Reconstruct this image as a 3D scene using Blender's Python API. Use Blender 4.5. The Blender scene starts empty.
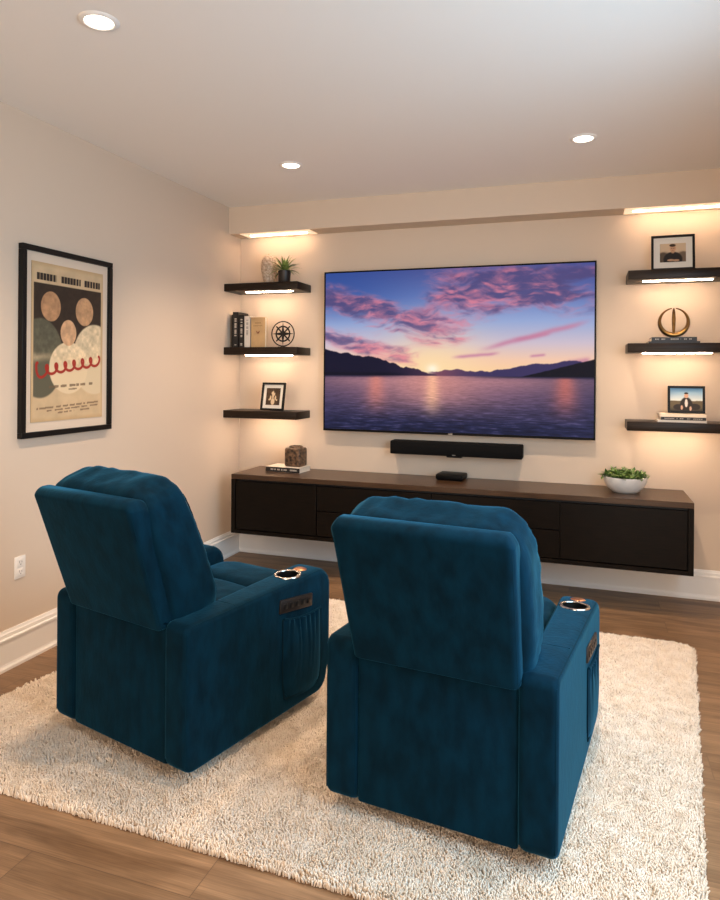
import bpy, bmesh, math, random
import numpy as np
from mathutils import Vector, Matrix, noise as mnoise

random.seed(7)
sc = bpy.context.scene
C = sc.collection
PI = math.pi

# ------------------------------------------------------------------ camera
XL, XR, YB, YF, H = -2.43, 0.883, 4.409, -3.6, 2.5
CAM_F, CAM_YAW, CAM_ROLL = 668.55, 0.3252, 0.0077
cam = bpy.data.cameras.new('camera')
cam.sensor_fit = 'HORIZONTAL'
cam.sensor_width = 36.0
cam.lens = 36.0 * CAM_F / 720.0
cam.shift_x = -0.6 / 720.0
cam.shift_y = -78.08 / 720.0
cam.clip_start = 0.02
cam_o = bpy.data.objects.new('camera', cam)
C.objects.link(cam_o)
cam_o.location = (0, 0, 1.3307)
cam_o.rotation_euler = (Matrix.Rotation(CAM_YAW, 3, 'Z') @ Matrix.Rotation(PI / 2, 3, 'X') @ Matrix.Rotation(CAM_ROLL, 3, 'Z')).to_euler()
sc.camera = cam_o

# ------------------------------------------------------------------ exposure, world and lights
vs = sc.view_settings
vs.view_transform = 'Standard'
vs.look = 'None'
vs.exposure = 0.1
vs.gamma = 1.0
vs.use_curve_mapping = False
W_DOWN = 80.0        # each recessed downlight, watts
E_LED = 56.0         # shelf strip emission
E_COVE = 36.0        # soffit strip emission
E_LENS = 9.0
W_WINDOW = 60.0
W_FILL = 140.0
WARM = (1.0, 0.75, 0.54)
LEDC = (1.0, 0.72, 0.50)
DAY = (0.50, 0.77, 1.0)
world = bpy.data.worlds.new('world')
sc.world = world
world.use_nodes = True
bg = world.node_tree.nodes['Background']
bg.inputs[0].default_value = (0.92, 0.93, 1.0, 1)
bg.inputs[1].default_value = 0.45


def downlight_beam(loc):
    l = bpy.data.lights.new('downlight_beam', 'SPOT')
    l.energy = W_DOWN; l.color = WARM; l.spot_size = math.radians(118); l.spot_blend = 0.85; l.shadow_soft_size = 0.05
    o = bpy.data.objects.new('downlight_beam', l)
    C.objects.link(o); o.location = loc
    return o


def area_light(name, loc, target, sx, sy, power, col):
    l = bpy.data.lights.new(name, 'AREA')
    l.shape = 'RECTANGLE'
    l.size, l.size_y, l.energy, l.color = sx, sy, power, col
    o = bpy.data.objects.new(name, l)
    C.objects.link(o)
    o.location = loc
    o.rotation_euler = (Vector(target) - Vector(loc)).to_track_quat('-Z', 'Y').to_euler()
    return o


# the ceiling's further downlights, out of the frame
for q in ((-0.021, 1.84),):
    downlight_beam((q[0], q[1], H - 0.03))
# daylight through the window in the right-hand wall, and an added warm fill light behind the camera
area_light('daylight', (XR + 0.05, 1.55, 1.45), (-1.0, 2.1, 0.5), 1.5, 1.5, W_WINDOW, DAY)
area_light('rear_fill', (-0.35, YF + 0.1, 1.1), (-1.3, 3.0, 1.5), 3.0, 1.9, W_FILL, (1.0, 0.81, 0.64))


# ------------------------------------------------------------------ helpers: colour and materials
def lin(r, g=None, b=None):
    if g is None:
        r, g, b = r
    f = lambda c: (c / 255.0) / 12.92 if c / 255.0 <= 0.04045 else ((c / 255.0 + 0.055) / 1.055) ** 2.4
    return (f(r), f(g), f(b))


def nodes_of(m):
    nt = m.node_tree
    return nt, nt.nodes, nt.links, nt.nodes['Principled BSDF']


def mat(name, col, rough=0.5, metal=0.0, spec=0.5, bump=0.0, bscale=60.0, var=0.0, vscale=8.0, stretch=(1, 1, 1), sheen=0.0, tint=(1, 1, 1), rot=(0, 0, 0), col2=None, detail=4.0, bdist=0.004):
    m = bpy.data.materials.new(name)
    m.use_nodes = True
    nt, N, L, P = nodes_of(m)
    P.inputs['Base Color'].default_value = (*col, 1)
    P.inputs['Roughness'].default_value = rough
    P.inputs['Metallic'].default_value = metal
    P.inputs['Specular IOR Level'].default_value = spec
    if sheen:
        P.inputs['Sheen Weight'].default_value = sheen
        P.inputs['Sheen Roughness'].default_value = 0.35
        P.inputs['Sheen Tint'].default_value = (*tint, 1)
    tc = N.new('ShaderNodeTexCoord')
    mp = N.new('ShaderNodeMapping')
    mp.inputs['Scale'].default_value = stretch
    mp.inputs['Rotation'].default_value = rot
    L.new(tc.outputs['Object'], mp.inputs['Vector'])
    n = N.new('ShaderNodeTexNoise')
    n.inputs['Scale'].default_value = vscale
    n.inputs['Detail'].default_value = detail
    L.new(mp.outputs[0], n.inputs['Vector'])
    if var or col2:
        r = N.new('ShaderNodeValToRGB')
        a = col2 if col2 else tuple(c * (1 - var) for c in col)
        b = col if col2 else tuple(min(1, c * (1 + var)) for c in col)
        r.color_ramp.elements[0].color = (*a, 1)
        r.color_ramp.elements[1].color = (*b, 1)
        r.color_ramp.elements[0].position = 0.33
        r.color_ramp.elements[1].position = 0.67
        L.new(n.outputs['Fac'], r.inputs[0])
        L.new(r.outputs[0], P.inputs['Base Color'])
    if bump:
        nb = N.new('ShaderNodeTexNoise')
        nb.inputs['Scale'].default_value = bscale
        nb.inputs['Detail'].default_value = 3
        L.new(mp.outputs[0], nb.inputs['Vector'])
        bp = N.new('ShaderNodeBump')
        bp.inputs['Strength'].default_value = bump
        bp.inputs['Distance'].default_value = bdist
        L.new(nb.outputs['Fac'], bp.inputs['Height'])
        L.new(bp.outputs[0], P.inputs['Normal'])
    return m


def emit(name, col, strength):
    m = bpy.data.materials.new(name)
    m.use_nodes = True
    nt, N, L, P = nodes_of(m)
    P.inputs['Base Color'].default_value = (*col, 1)
    P.inputs['Emission Color'].default_value = (*col, 1)
    P.inputs['Emission Strength'].default_value = strength
    return m


def attr_mat(name, rough=0.6, glow=0.0, spec=0.3):
    m = bpy.data.materials.new(name)
    m.use_nodes = True
    nt, N, L, P = nodes_of(m)
    a = N.new('ShaderNodeAttribute')
    a.attribute_name = 'print'
    P.inputs['Roughness'].default_value = rough
    P.inputs['Specular IOR Level'].default_value = spec
    if glow:
        P.inputs['Base Color'].default_value = (0.004, 0.004, 0.005, 1)
        L.new(a.outputs['Color'], P.inputs['Emission Color'])
        P.inputs['Emission Strength'].default_value = glow
    else:
        L.new(a.outputs['Color'], P.inputs['Base Color'])
    return m


M = {}
M['wall'] = mat('wall_paint', lin(208, 189, 169), 0.75, spec=0.25, bump=0.08, bscale=180, bdist=0.001)
M['ceiling'] = mat('ceiling_paint', lin(240, 236, 230), 0.85, spec=0.15)
M['trim'] = mat('trim_paint', lin(236, 232, 226), 0.35, spec=0.4)
M['wood_dark'] = mat('espresso_wood', lin(23, 16, 11), 0.4, spec=0.10, bump=0.12, bscale=14, col2=lin(12, 9, 6), vscale=5, stretch=(2.0, 30, 30), bdist=0.002)
M['wood_shelf'] = mat('espresso_wood_shelf', lin(42, 30, 21), 0.38, spec=0.18, bump=0.12, bscale=14, col2=lin(27, 19, 13), vscale=5, stretch=(2.0, 30, 30), bdist=0.002)
M['wood_lit_top'] = mat('espresso_wood_lit_top', lin(74, 51, 33), 0.30, spec=0.35, bump=0.08, bscale=14, col2=lin(54, 37, 24), vscale=5, stretch=(2.0, 30, 30), bdist=0.002)  # lighter brown than the case: reflected LED glow painted into the colour
M['reveal'] = mat('shadow_gap_wood', lin(18, 14, 12), 0.6)
M['black'] = mat('black_plastic', lin(9, 9, 10), 0.42, spec=0.1)
M['black_cloth'] = mat('black_speaker_cloth', lin(9, 9, 10), 0.85, spec=0.15, bump=0.3, bscale=500, bdist=0.001)
M['black_frame'] = mat('black_frame_wood', lin(13, 11, 10), 0.45, spec=0.25, bump=0.05, bscale=60)
M['mat_board'] = mat('mat_board', lin(226, 219, 208), 0.8)
M['poster_mat'] = mat('poster_margin', lin(214, 194, 172), 0.8)
M['print'] = attr_mat('print_paper', 0.6)
M['screen'] = attr_mat('screen_picture', 0.4, 0.93, 0.04)
VB = lin(9, 62, 84)
M['velvet'] = mat('teal_velvet', lin(3, 37, 54), 0.85, spec=0.06, bump=0.30, bscale=75, col2=lin(2, 25, 37), vscale=24, stretch=(1, 1, 0.45), sheen=0.42, tint=(0.07, 0.42, 0.72), bdist=0.003, detail=5)
M['piping'] = mat('teal_piping', lin(3, 33, 47), 0.85, spec=0.05, sheen=0.2, tint=(0.1, 0.42, 0.6))
M['pocketgap'] = mat('teal_pocket_lining', lin(4, 30, 42), 0.9, spec=0.1)
M['chrome'] = mat('brushed_steel', lin(205, 200, 192), 0.22, metal=1.0)
M['well'] = mat('cup_well', lin(10, 9, 9), 0.3)
M['copper'] = mat('copper_button', lin(196, 138, 100), 0.3, metal=1.0)
M['panel'] = mat('bronze_panel', lin(36, 30, 27), 0.42, metal=0.3)
M['button'] = mat('dark_buttons', lin(12, 11, 11), 0.3)
M['mark'] = mat('pale_marks', lin(190, 180, 168), 0.6)
M['gold'] = mat('aged_gold', lin(150, 112, 62), 0.32, metal=1.0, col2=lin(86, 58, 30), vscale=9)
M['iron'] = mat('dark_iron', lin(30, 25, 22), 0.45, metal=0.6)
M['white_plastic'] = mat('white_plastic', lin(232, 226, 218), 0.4)
M['slot'] = mat('outlet_slot', lin(150, 142, 134), 0.6)
M['paper'] = mat('book_pages', lin(226, 214, 196), 0.85, bump=0.4, bscale=90, stretch=(1, 1, 14))
M['book_black'] = mat('black_cover', lin(22, 20, 20), 0.45)
M['book_white'] = mat('pale_cover', lin(214, 204, 192), 0.5)
M['book_tan'] = mat('tan_cover', lin(192, 156, 110), 0.55, var=0.12, vscale=14)
M['book_cream'] = mat('cream_cover', lin(226, 210, 190), 0.5)
M['rust'] = mat('rust_ink', lin(120, 50, 30), 0.6)
M['vase'] = mat('mottled_stoneware', lin(224, 202, 178), 0.7, bump=0.6, bscale=70, col2=lin(168, 138, 112), vscale=75, detail=3, bdist=0.004)
M['pot'] = mat('dark_bronze_pot', lin(44, 37, 33), 0.4, metal=0.35, var=0.2)
M['jar'] = mat('etched_bronze_glass', lin(128, 100, 76), 0.42, metal=0.35, bump=0.7, bscale=60, col2=lin(26, 19, 15), vscale=48, detail=4, bdist=0.004)
M['bowl'] = mat('white_stone_bowl', lin(222, 218, 212), 0.55, var=0.04, vscale=20, bump=0.1, bscale=50)
M['soil'] = mat('potting_soil', lin(40, 30, 24), 0.95, bump=0.8, bscale=120)
M['leaf'] = mat('green_leaf', lin(118, 146, 70), 0.45, col2=lin(54, 86, 38), vscale=30)
M['leaf2'] = mat('spiky_leaf', lin(146, 164, 84), 0.45, col2=lin(66, 92, 44), vscale=26)
M['led'] = emit('led_strip_light', LEDC, E_LED)
M['cove'] = emit('cove_strip_light', LEDC, E_COVE)
M['bounce_glow'] = emit('soffit_bounce_glow', (1.0, 0.78, 0.54), 0.55)  # weak emission imitating light bounced onto the soffit underside
M['lens'] = emit('downlight_lens', (1.0, 0.86, 0.70), E_LENS)
M['rug_base'] = mat('rug_backing', lin(196, 176, 152), 0.95)
M['pile'] = mat('cream_shag_pile', lin(239, 225, 208), 0.95, spec=0.05, col2=lin(226, 208, 186), vscale=22)


def floor_material():
    m = bpy.data.materials.new('oak_planks')
    m.use_nodes = True
    nt, N, L, P = nodes_of(m)
    tc = N.new('ShaderNodeTexCoord')
    br = N.new('ShaderNodeTexBrick')
    br.offset = 0.37
    br.inputs['Scale'].default_value = 1.0
    br.inputs['Brick Width'].default_value = 1.35
    br.inputs['Row Height'].default_value = 0.165
    br.inputs['Mortar Size'].default_value = 0.0014
    br.inputs['Mortar Smooth'].default_value = 0.0
    br.inputs['Color1'].default_value = (0, 0, 0, 1)
    br.inputs['Color2'].default_value = (1, 1, 1, 1)
    br.inputs['Mortar'].default_value = (0.5, 0.5, 0.5, 1)
    sh_ = N.new('ShaderNodeMapping'); sh_.inputs['Location'].default_value = (-0.41, 0.02, 0)
    L.new(tc.outputs['Object'], sh_.inputs['Vector']); L.new(sh_.outputs[0], br.inputs['Vector'])
    # per-plank shift of the grain
    add = N.new('ShaderNodeVectorMath'); add.operation = 'MULTIPLY_ADD'
    L.new(br.outputs['Color'], add.inputs[0])
    add.inputs[1].default_value = (7.0, 3.0, 5.0)
    L.new(tc.outputs['Object'], add.inputs[2])
    mp = N.new('ShaderNodeMapping'); mp.inputs['Scale'].default_value = (0.9, 7.0, 1)
    L.new(add.outputs[0], mp.inputs['Vector'])
    w = N.new('ShaderNodeTexNoise'); w.inputs['Scale'].default_value = 2.2; w.inputs['Detail'].default_value = 7; w.inputs['Distortion'].default_value = 1.1
    L.new(mp.outputs[0], w.inputs['Vector'])
    r = N.new('ShaderNodeValToRGB')
    r.color_ramp.elements[0].position = 0.30; r.color_ramp.elements[0].color = (*lin(122, 90, 62), 1)
    r.color_ramp.elements[1].position = 0.72; r.color_ramp.elements[1].color = (*lin(176, 138, 102), 1)
    L.new(w.outputs['Fac'], r.inputs[0])
    mp2 = N.new('ShaderNodeMapping'); mp2.inputs['Scale'].default_value = (4.0, 170.0, 1)
    L.new(add.outputs[0], mp2.inputs['Vector'])
    g = N.new('ShaderNodeTexNoise'); g.inputs['Scale'].default_value = 1.5; g.inputs['Detail'].default_value = 4
    L.new(mp2.outputs[0], g.inputs['Vector'])
    mul = N.new('ShaderNodeMix'); mul.data_type = 'RGBA'; mul.blend_type = 'MULTIPLY'; mul.inputs[0].default_value = 0.7
    L.new(r.outputs[0], mul.inputs[6]); L.new(g.outputs['Fac'], mul.inputs[7])
    # plank tone
    hs = N.new('ShaderNodeHueSaturation')
    mr = N.new('ShaderNodeMapRange'); mr.inputs[3].default_value = 0.88; mr.inputs[4].default_value = 1.14
    L.new(br.outputs['Color'], mr.inputs[0]); L.new(mr.outputs[0], hs.inputs['Value'])
    L.new(mul.outputs[2], hs.inputs['Color'])
    seam = N.new('ShaderNodeMix'); seam.data_type = 'RGBA'
    L.new(br.outputs['Fac'], seam.inputs[0]); L.new(hs.outputs[0], seam.inputs[6])
    seam.inputs[7].default_value = (*lin(98, 74, 54), 1)
    L.new(seam.outputs[2], P.inputs['Base Color'])
    P.inputs['Roughness'].default_value = 0.42
    P.inputs['Specular IOR Level'].default_value = 0.35
    b = N.new('ShaderNodeBump'); b.inputs['Strength'].default_value = 0.15; b.inputs['Distance'].default_value = 0.002
    L.new(g.outputs['Fac'], b.inputs['Height']); L.new(b.outputs[0], P.inputs['Normal'])
    return m


M['floor'] = floor_material()


# ------------------------------------------------------------------ helpers: objects
def link(name, me, m, parent=None, smooth=True, auto=True):
    o = bpy.data.objects.new(name, me)
    C.objects.link(o)
    if m is not None:
        me.materials.append(m)
    if parent is not None:
        o.parent = parent
    if smooth:
        me.polygons.foreach_set('use_smooth', [True] * len(me.polygons))
        if auto:
            me.set_sharp_from_angle(angle=math.radians(42))
    return o


def obj(name, bm, m, parent=None, loc=(0, 0, 0), rot=(0, 0, 0), smooth=True):
    bmesh.ops.recalc_face_normals(bm, faces=bm.faces)
    me = bpy.data.meshes.new(name)
    bm.to_mesh(me)
    bm.free()
    o = link(name, me, m, parent, smooth)
    o.location = loc
    o.rotation_euler = rot
    return o


def carve(o, bmc, loc):
    """Cut the closed shape bmc out of mesh object o."""
    bmesh.ops.recalc_face_normals(bmc, faces=bmc.faces)
    me = bpy.data.meshes.new('cutter'); bmc.to_mesh(me); bmc.free()
    cu = bpy.data.objects.new('cutter', me); C.objects.link(cu)
    par = o.parent; o.parent = None
    cu.location = loc
    md = o.modifiers.new('hole', 'BOOLEAN'); md.operation = 'DIFFERENCE'; md.object = cu; md.solver = 'EXACT'
    dg = bpy.context.evaluated_depsgraph_get(); dg.update()
    new = bpy.data.meshes.new_from_object(o.evaluated_get(dg))
    o.modifiers.clear()
    old = o.data; o.data = new; new.name = old.name
    bpy.data.meshes.remove(old)
    bpy.data.objects.remove(cu); bpy.data.meshes.remove(me)
    o.data.polygons.foreach_set('use_smooth', [True] * len(o.data.polygons))
    o.data.set_sharp_from_angle(angle=math.radians(42))
    o.parent = par
    return o


def thing(name, label, cat, loc=(0, 0, 0), rz=0.0, group=None):
    o = bpy.data.objects.new(name, None)
    o.empty_display_size = 0.1
    C.objects.link(o)
    o.location = loc
    o.rotation_euler = (0, 0, rz)
    o['label'] = label
    o['category'] = cat
    if group:
        o['group'] = group
    return o


def tag(o, label, cat, group=None):
    o['label'] = label
    o['category'] = cat
    if group:
        o['group'] = group
    return o


def struct(o):
    o['kind'] = 'structure'
    return o


def B():
    return bmesh.new()


def box(bm, x0, x1, y0, y1, z0, z1, bev=0.0, seg=2):
    r = bmesh.ops.create_cube(bm, size=1.0)
    vs_ = r['verts']
    for v in vs_:
        v.co = Vector(((x0 + x1) / 2 + v.co.x * (x1 - x0), (y0 + y1) / 2 + v.co.y * (y1 - y0), (z0 + z1) / 2 + v.co.z * (z1 - z0)))
    if bev:
        es = list({e for v in vs_ for e in v.link_edges})
        bmesh.ops.bevel(bm, geom=es, offset=bev, segments=seg, profile=0.5, affect='EDGES', clamp_overlap=True)
    return bm


def lathe(bm, prof, n=40, cx=0, cy=0, sx=1, sy=1):
    rings = []
    for r, z in prof:
        if r < 1e-6:
            rings.append([bm.verts.new((cx, cy, z))])
        else:
            rings.append([bm.verts.new((cx + sx * r * math.cos(2 * PI * k / n), cy + sy * r * math.sin(2 * PI * k / n), z)) for k in range(n)])
    for a, b in zip(rings, rings[1:]):
        for k in range(n):
            k2 = (k + 1) % n
            if len(a) == 1 and len(b) == 1:
                continue
            if len(a) == 1:
                bm.faces.new((a[0], b[k], b[k2]))
            elif len(b) == 1:
                bm.faces.new((a[k], a[k2], b[0]))
            else:
                bm.faces.new((a[k], a[k2], b[k2], b[k]))
    return bm


def tube(bm, pts, rad, n=8, closed=False, up=Vector((0, 0, 1))):
    pts = [Vector(p) for p in pts]
    rings = []
    cnt = len(pts)
    for i, p in enumerate(pts):
        if closed:
            t = pts[(i + 1) % cnt] - pts[i - 1]
        else:
            t = pts[min(i + 1, cnt - 1)] - pts[max(i - 1, 0)]
        t.normalize()
        u = up if abs(t.dot(up)) < 0.95 else Vector((1, 0, 0))
        a = t.cross(u).normalized()
        b = a.cross(t).normalized()
        r = rad[i] if isinstance(rad, (list, tuple)) else rad
        rings.append([bm.verts.new(p + a * (r * math.cos(2 * PI * k / n)) + b * (r * math.sin(2 * PI * k / n))) for k in range(n)])
    m = cnt if closed else cnt - 1
    for i in range(m):
        A_, B_ = rings[i], rings[(i + 1) % cnt]
        for k in range(n):
            bm.faces.new((A_[k], A_[(k + 1) % n], B_[(k + 1) % n], B_[k]))
    if not closed:
        bm.faces.new(rings[0][::-1])
        bm.faces.new(rings[-1])
    return bm


def rounded_poly(pts, rads, seg=6):
    """2D polygon with rounded corners."""
    out = []
    n = len(pts)
    for i in range(n):
        p = Vector(pts[i]); a = Vector(pts[i - 1]); b = Vector(pts[(i + 1) % n])
        r = rads[i] if isinstance(rads, (list, tuple)) else rads
        u = (a - p).normalized(); v = (b - p).normalized()
        ang = u.angle(v)
        if r < 1e-5:
            out.append(p); continue
        t = r / math.tan(ang / 2)
        t = min(t, (a - p).length * 0.49, (b - p).length * 0.49)
        rr = t * math.tan(ang / 2)
        bis = (u + v).normalized()
        c = p + bis * (rr / math.sin(ang / 2))
        p0 = p + u * t; p1 = p + v * t
        a0 = math.atan2(p0.y - c.y, p0.x - c.x); a1 = math.atan2(p1.y - c.y, p1.x - c.x)
        d = a1 - a0
        while d > PI: d -= 2 * PI
        while d < -PI: d += 2 * PI
        for k in range(seg + 1):
            th = a0 + d * k / seg
            out.append(c + Vector((math.cos(th), math.sin(th))) * rr)
    return out


def slab_from_profile(bm, prof, x0, x1, r=0.015, seg=5):
    """prof: 2D (y, z) outline. Extruded along x from x0 to x1, rims rounded by r."""
    n = len(prof)
    area = sum(prof[i].x * prof[(i + 1) % n].y - prof[(i + 1) % n].x * prof[i].y for i in range(n))
    if area < 0:
        prof = prof[::-1]
    # resample for edge normals
    nor = []
    for i in range(n):
        a = (prof[i] - prof[i - 1]); b = (prof[(i + 1) % n] - prof[i])
        na = Vector((a.y, -a.x)); nb = Vector((b.y, -b.x))
        na = na.normalized() if na.length > 1e-9 else Vector((0, 0)); nb = nb.normalized() if nb.length > 1e-9 else Vector((0, 0))
        nn = (na + nb)
        nor.append(nn.normalized() if nn.length > 1e-9 else na)
    rings = []
    for k in range(seg + 1):
        th = PI / 2 * k / seg
        rings.append((x0 + r * (1 - math.sin(th)), r * (1 - math.cos(th))))
    rings = [(x0, r * 1.3)] + [(x0 + r * (1 - math.sin(PI / 2 * k / seg)), r * (1 - math.cos(PI / 2 * k / seg))) for k in range(seg, -1, -1)]
    full = rings + [(x1 - (x - x0), o) for x, o in rings[::-1]]
    vr = []
    for x, off in full:
        vr.append([bm.verts.new((x, p.x - nn.x * off, p.y - nn.y * off)) for p, nn in zip(prof, nor)])
    for a, b in zip(vr, vr[1:]):
        for k in range(n):
            bm.faces.new((a[k], a[(k + 1) % n], b[(k + 1) % n], b[k]))
    bm.faces.new(vr[0][::-1])
    bm.faces.new(vr[-1])
    return bm


def pillow(bm, sx, sy, sz, p=5.0, nx=40, ny=14, nz=40, wr=0.0, seed=0.0, fn=None):
    """Superellipsoid-like rounded box, half sizes sx, sy, sz; p = squareness; wrinkles wr."""
    r = bmesh.ops.create_cube(bm, size=2.0)
    bmesh.ops.subdivide_edges(bm, edges=bm.edges[:], cuts=31, use_grid_fill=True)
    for v in bm.verts:
        c = v.co.copy()
        # ease towards rounded
        c = Vector([math.copysign(math.sin(abs(q) * PI / 2) ** 0.9, q) for q in c])
        l = (abs(c.x) ** p + abs(c.y) ** p + abs(c.z) ** p) ** (1 / p)
        c = c / l
        w = Vector((c.x * sx, c.y * sy, c.z * sz))
        if fn:
            w = fn(w, c)
        if wr:
            nrm = Vector((c.x ** 3 / sx, c.y ** 3 / sy, c.z ** 3 / sz)).normalized()
            q = Vector((w.x * 7 + seed, w.y * 9, w.z * 16))
            w += nrm * wr * (mnoise.fractal(q, 0.8, 2.0, 3))
        v.co = w
    return bm


# ------------------------------------------------------------------ painting of flat prints (vertex colours computed here)
def vnoise(u, v, seed=0, oct=4):
    """Smooth value noise on numpy arrays."""
    rs = np.random.RandomState(seed)
    tot = np.zeros_like(u); amp = 1.0; norm = 0.0
    for o in range(oct):
        T = rs.rand(64, 64)
        x = u * (2 ** o); y = v * (2 ** o)
        xi = np.floor(x).astype(int); yi = np.floor(y).astype(int)
        fx = x - xi; fy = y - yi
        fx = fx * fx * (3 - 2 * fx); fy = fy * fy * (3 - 2 * fy)
        g = lambda a, b: T[a % 64, b % 64]
        tot += amp * ((g(xi, yi) * (1 - fx) + g(xi + 1, yi) * fx) * (1 - fy) + (g(xi, yi + 1) * (1 - fx) + g(xi + 1, yi + 1) * fx) * fy)
        norm += amp; amp *= 0.5
    return tot / norm


def sst(a, b, x):
    t = np.clip((x - a) / (b - a), 0, 1)
    return t * t * (3 - 2 * t)


def s2l(c):
    c = np.clip(c, 0, 255) / 255.0
    return np.where(c <= 0.04045, c / 12.92, ((c + 0.055) / 1.055) ** 2.4)


def mixc(a, b, t):
    t = t[..., None]
    return a * (1 - t) + np.array(b, float) * t


def flat_print(name, w, h, nx, ny, painter, m, parent, loc=(0, 0, 0), rot=(0, 0, 0), thick=0.0015):
    """Thin printed panel in the local xz plane facing -y; painter(u, v): v from the top."""
    U, V = np.meshgrid(np.linspace(0, 1, nx), np.linspace(0, 1, ny))
    col = s2l(painter(U, V))
    co = np.stack([(U - 0.5) * w, np.zeros_like(U), (0.5 - V) * h], -1).reshape(-1, 3)
    idx = np.arange(nx * ny).reshape(ny, nx)
    f = np.stack([idx[1:, :-1], idx[1:, 1:], idx[:-1, 1:], idx[:-1, :-1]], -1).reshape(-1, 4)
    back = np.array([[-w / 2, thick, h / 2], [w / 2, thick, h / 2], [w / 2, thick, -h / 2], [-w / 2, thick, -h / 2]])
    n0 = len(co)
    co = np.concatenate([co, back])
    faces = f.tolist() + [[n0, n0 + 1, n0 + 2, n0 + 3]]
    c4 = [idx[0, 0], idx[0, -1], idx[-1, -1], idx[-1, 0]]
    for k in range(4):
        faces.append([int(c4[k]), int(c4[(k + 1) % 4]), n0 + (k + 1) % 4, n0 + k])
    me = bpy.data.meshes.new(name)
    me.from_pydata(co.tolist(), [], faces)
    at = me.color_attributes.new('print', 'FLOAT_COLOR', 'POINT')
    rgba = np.ones((len(co), 4)); rgba[:n0, :3] = col.reshape(-1, 3); rgba[n0:, :3] = 0.02
    at.data.foreach_set('color', rgba.ravel())
    o = link(name, me, m, parent, smooth=False)
    o.location = loc
    o.rotation_euler = rot
    return o


# ================================================================== SETTING
bm = B(); box(bm, XL - 0.1, XR + 0.1, YF, YB + 0.1, -0.1, 0.0)
struct(obj('floor', bm, M['floor'], smooth=False))
bm = B(); box(bm, XL - 0.1, XR + 0.1, YF, YB + 0.1, H, H + 0.1)
struct(obj('ceiling', bm, M['ceiling'], smooth=False))
bm = B(); box(bm, XL - 0.1, XL, YF, YB + 0.1, 0, H)
struct(obj('wall_left', bm, M['wall'], smooth=False))
bm = B(); box(bm, XL, XR, YB, YB + 0.1, 0, H)
struct(obj('wall_back', bm, M['wall'], smooth=False))
bm = B()
WY0, WY1, WZ0, WZ1 = 0.75, 2.35, 0.65, 2.2       # window opening in the right-hand wall (outside the frame)
box(bm, XR, XR + 0.1, YF, WY0, 0, H); box(bm, XR, XR + 0.1, WY1, YB + 0.1, 0, H)
box(bm, XR, XR + 0.1, WY0, WY1, 0, WZ0); box(bm, XR, XR + 0.1, WY0, WY1, WZ1, H)
struct(obj('wall_right', bm, M['wall'], smooth=False))
bm = B(); box(bm, XL, XR, 4.234, YB, 2.309, H)
struct(obj('soffit', bm, M['wall'], smooth=False))

BB = [(0, 0), (0.022, 0), (0.022, 0.012), (0.016, 0.022), (0.014, 0.03), (0.014, 0.128), (0.019, 0.131), (0.019, 0.139), (0.012, 0.143), (0.012, 0.158), (0.008, 0.163), (0.005, 0.174), (0, 0.174)]


def baseboard(name, p0, p1, nrm):
    bm = B()
    a = [bm.verts.new((p0[0] + nrm[0] * d, p0[1] + nrm[1] * d, z)) for d, z in BB]
    b = [bm.verts.new((p1[0] + nrm[0] * d, p1[1] + nrm[1] * d, z)) for d, z in BB]
    n = len(BB)
    for k in range(n):
        bm.faces.new((a[k], a[(k + 1) % n], b[(k + 1) % n], b[k]))
    bm.faces.new(a); bm.faces.new(b[::-1])
    struct(obj(name, bm, M['trim'], smooth=False))


baseboard('baseboard_left', (XL, YF), (XL, YB), (1, 0))
baseboard('baseboard_back', (XL, YB), (XR, YB), (0, -1))

# ================================================================== RECESSED LIGHTS
def downlight(x, y, label):
    t = thing('recessed_downlight', label, 'ceiling light', (x, y, H), 0, 'recessed ceiling downlights')
    bm = B(); lathe(bm, [(0.046, -0.004), (0.050, -0.007), (0.060, -0.006), (0.066, -0.001), (0.066, 0.0)], 40)
    obj('trim_ring', bm, M['trim'], t)
    bm = B(); lathe(bm, [(0.0, -0.0035), (0.047, -0.0035), (0.047, 0.0), (0.0, 0.0)], 40)
    obj('lens', bm, M['lens'], t)
    downlight_beam((0, 0, -0.03)).parent = t
    return t


downlight(-1.555, 1.84, 'round recessed ceiling downlight nearest the camera, above the left recliner')
downlight(-1.592, 3.46, 'round recessed ceiling downlight near the left end of the soffit')
downlight(-0.021, 3.494, 'round recessed ceiling downlight near the soffit on the right of the ceiling')

# ================================================================== SHELVES
def led_strip(parent, x0, x1, y, z, m, name='led_strip', w=0.022):
    bm = B(); box(bm, x0, x1, y - w / 2, y + w / 2, z - 0.005, z, 0.0015, 1)
    return obj(name, bm, m, parent)


SH_Y0 = 4.17
ST = 0.053
def shelf(x0, x1, zb, label, group, l0=0.13, l1=0.075):
    t = thing('floating_shelf', label, 'shelf', ((x0 + x1) / 2, YB, zb), 0, group)
    w = (x1 - x0) / 2
    bm = B(); box(bm, -w, w, SH_Y0 - YB, 0.0, 0, ST, 0.0025, 2)
    obj('shelf_board', bm, M['wood_shelf'], t)
    led_strip(t, -w + l0, w - l1, -0.15, 0.0, M['led'])
    return t


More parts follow.
